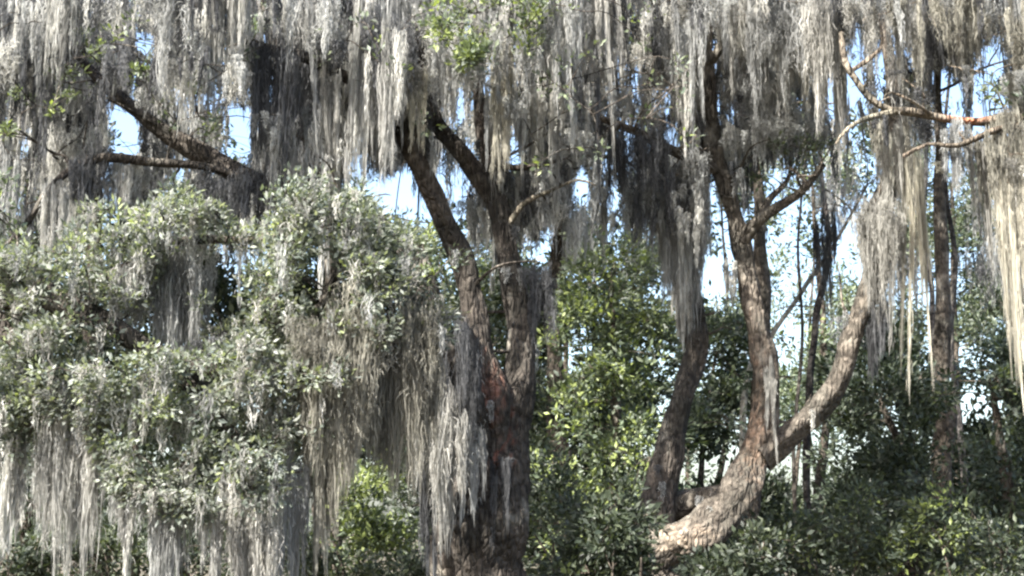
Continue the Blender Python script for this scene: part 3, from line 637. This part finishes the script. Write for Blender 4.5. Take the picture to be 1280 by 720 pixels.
back_tree('dark_tree', 'dark foliage tree close behind the forked trunk', 560, 20.5, [(530,600,60,60,36), (600,420,50,70,30), (560,690,80,50,36), (690,470,40,60,20), (660,590,50,70,30)], .16, tint=(.5,.3,.15,.05,0), gain=.9, leaf=.1, group=GT)
back_tree('leafy_shrub', 'bright yellow green shrub left of the forked trunk', 455, 17, [(450,620,42,60,44), (470,690,50,50,34)], 0, tint=(.1,.2,.25,.05,.4), gain=1.15, leaf=.1, rad=.2, per=26, cat='shrub', group=GS)
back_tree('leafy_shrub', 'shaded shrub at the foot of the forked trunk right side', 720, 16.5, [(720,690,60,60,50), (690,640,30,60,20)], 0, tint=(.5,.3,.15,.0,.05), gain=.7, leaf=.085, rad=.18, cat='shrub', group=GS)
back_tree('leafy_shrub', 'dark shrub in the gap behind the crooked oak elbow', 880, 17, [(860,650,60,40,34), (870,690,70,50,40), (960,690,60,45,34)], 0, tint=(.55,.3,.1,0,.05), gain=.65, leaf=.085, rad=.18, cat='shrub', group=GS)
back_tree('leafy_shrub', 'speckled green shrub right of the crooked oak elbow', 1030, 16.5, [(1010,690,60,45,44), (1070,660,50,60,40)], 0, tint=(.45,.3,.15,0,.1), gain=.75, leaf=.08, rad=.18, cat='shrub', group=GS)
back_tree('leafy_shrub', 'yellow tinged shrub low at the right', 1190, 16.5, [(1190,640,45,40,26), (1160,700,70,40,34)], 0, tint=(.1,.2,.3,.1,.3), gain=.95, leaf=.085, rad=.18, cat='shrub', group=GS)

GW = 'trees of the wood behind'
WOOD = [
 ('tall shaded tree far behind the moss of the upper middle', 690, 33, [(640,120,90,90,26),(720,230,90,90,34),(660,320,70,60,24),(780,300,60,60,20)], .9, (.4,.3,.2,.1,0)),
 ('tall blue green tree far behind the crooked stem', 900, 36, [(900,240,80,80,26),(830,300,50,60,16),(960,250,60,80,22),(980,380,60,60,16)], 1.0, (.3,.3,.2,.2,0)),
 ('tall blue green tree far behind the upper right moss', 1130, 36, [(1090,220,60,70,20),(1170,300,80,80,26),(1250,260,60,80,22),(1130,400,80,50,24),(1230,400,60,50,20)], .9, (.4,.3,.2,.1,0)),
 ('tall shaded tree far behind the upper left limbs', 250, 34, [(100,150,110,90,30),(260,100,90,90,26),(380,200,90,80,28),(250,250,110,50,30),(520,330,60,50,18)], .8, (.5,.3,.2,0,0)),
 # label, px, Y, crown clumps, gain, tint
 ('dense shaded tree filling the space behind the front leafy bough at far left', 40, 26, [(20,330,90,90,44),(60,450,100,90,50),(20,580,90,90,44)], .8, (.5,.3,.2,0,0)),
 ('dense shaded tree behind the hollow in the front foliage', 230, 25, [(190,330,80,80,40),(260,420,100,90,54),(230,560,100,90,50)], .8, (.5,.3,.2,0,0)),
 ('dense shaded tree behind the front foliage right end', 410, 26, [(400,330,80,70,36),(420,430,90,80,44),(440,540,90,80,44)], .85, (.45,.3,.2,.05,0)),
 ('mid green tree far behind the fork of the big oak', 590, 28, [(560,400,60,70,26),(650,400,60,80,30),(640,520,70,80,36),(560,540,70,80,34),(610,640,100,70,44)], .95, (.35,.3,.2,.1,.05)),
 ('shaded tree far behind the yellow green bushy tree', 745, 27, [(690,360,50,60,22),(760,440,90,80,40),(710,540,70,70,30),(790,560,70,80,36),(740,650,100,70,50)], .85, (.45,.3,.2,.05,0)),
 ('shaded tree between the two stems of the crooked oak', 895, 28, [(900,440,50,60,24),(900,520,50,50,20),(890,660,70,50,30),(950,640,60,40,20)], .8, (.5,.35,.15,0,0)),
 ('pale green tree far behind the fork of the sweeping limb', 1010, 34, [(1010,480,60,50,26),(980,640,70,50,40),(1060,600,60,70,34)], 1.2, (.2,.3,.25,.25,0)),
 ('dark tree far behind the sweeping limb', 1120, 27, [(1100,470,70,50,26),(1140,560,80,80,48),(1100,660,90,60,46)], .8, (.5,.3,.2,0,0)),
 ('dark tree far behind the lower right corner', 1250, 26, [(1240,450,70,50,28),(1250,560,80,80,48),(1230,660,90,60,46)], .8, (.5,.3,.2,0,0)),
]
for (lb, px, Y, cl, gn, ti) in WOOD:
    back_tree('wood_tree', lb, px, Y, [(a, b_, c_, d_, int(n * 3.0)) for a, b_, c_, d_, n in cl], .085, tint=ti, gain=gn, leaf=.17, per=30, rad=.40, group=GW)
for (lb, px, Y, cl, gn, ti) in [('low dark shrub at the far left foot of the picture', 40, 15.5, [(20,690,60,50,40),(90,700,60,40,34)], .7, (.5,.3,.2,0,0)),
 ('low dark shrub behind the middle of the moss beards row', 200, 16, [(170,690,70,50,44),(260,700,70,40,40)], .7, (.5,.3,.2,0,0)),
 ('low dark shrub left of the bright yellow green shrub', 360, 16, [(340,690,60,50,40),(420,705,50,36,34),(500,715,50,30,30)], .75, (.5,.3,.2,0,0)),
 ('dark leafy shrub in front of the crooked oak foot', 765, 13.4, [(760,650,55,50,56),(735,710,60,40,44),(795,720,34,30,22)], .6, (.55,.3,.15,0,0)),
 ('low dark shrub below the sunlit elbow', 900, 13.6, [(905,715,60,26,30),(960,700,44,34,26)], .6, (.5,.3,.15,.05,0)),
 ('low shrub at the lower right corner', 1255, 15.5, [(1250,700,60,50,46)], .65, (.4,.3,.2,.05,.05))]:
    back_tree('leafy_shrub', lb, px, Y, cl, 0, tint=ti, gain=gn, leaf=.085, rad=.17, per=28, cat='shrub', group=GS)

def pole_tree(name, label, q, color, cat='tree', group='slender trunks behind the oaks'):
    b0 = P(q[0][0], q[0][1], q[0][2]); g = b0.copy(); g[2] = 0
    T = Tree(name, label, g, cat, group, np.array(color))
    T.stem('trunk', [g] + [P(a, b_, Y) for a, b_, Y, _ in q], [q[0][3] * q[0][2] / FPX * 1.1] + [r_ * Y / FPX for _, _, Y, r_ in q], sides=8, step=.2)
    t2 = P(*q[-1][:3])
    T.sprays(t2 + rng.normal(size=(10, 3)) * [.4, .4, .3], .2, 18, .1, g + [0, 0, 2])
    T.finish()
pole_tree('slender_tree', 'slim dark trunk standing in the pale gap right of the crooked stem', [(994,650,20,2.7), (993,540,20,2.4), (1003,430,20,2.0), (998,300,20,1.7), (1012,150,20,1.0)], (.045,.042,.04))
pole_tree('slender_tree', 'pale leaning bare trunk behind the crooked stem', [(930,500,24,4.1), (962,425,24,3.4), (1000,368,24,3.1), (1040,310,24,2.4), (1085,230,24,1.4)], (.36,.35,.32))
pole_tree('slender_tree', 'dark upright trunk behind the straw moss tail on the right', [(1202,560,24,4.1), (1188,420,24,3.7), (1194,330,24,3.4), (1180,200,24,2.7), (1190,60,24,1.4)], (.05,.048,.05))
pole_tree('slender_tree', 'dark bluish trunk left of the upright one among sparse leaves', [(1156,560,27,3.4), (1167,400,27,3.4), (1155,280,27,2.7), (1162,140,27,2.0)], (.055,.053,.055))
pole_tree('slender_tree', 'shaded trunk behind the pale leaves beside the tan cloak', [(1008,560,26,4.8), (1020,400,26,4.8), (1036,310,26,4.1), (1024,180,26,2.7), (1036,50,26,2.0)], (.05,.046,.046))

# ------------------------------------------------------------------ far woods
fm = MB()
for i in range(46):
    px = rng.uniform(-500, 1800); Y = rng.uniform(75, 120); h = rng.uniform(1.8, 3.6)
    x = (px - 640) / FPX * Y; c = np.array([x, Y, h * .55])
    cen = c + rng.normal(size=(26, 3)) * [2.6, 2.0, h * .26]; cen[:, 2] = np.clip(cen[:, 2], .3, None)
    leaves(fm, cen, .9, 22, .38, c - [0, 0, 2], tint_p=(.3, .35, .2, .15, 0))
    tube(fm, [[x, Y, -.1], [x + .2, Y, h * .4], [x + .3, Y, h * .9]], [.22, .17, .06], 6, .8, BARK)
tag(fm.build('treeline', M_LEAF), 'low far woods along the horizon behind everything', 'woods', None, 'stuff')
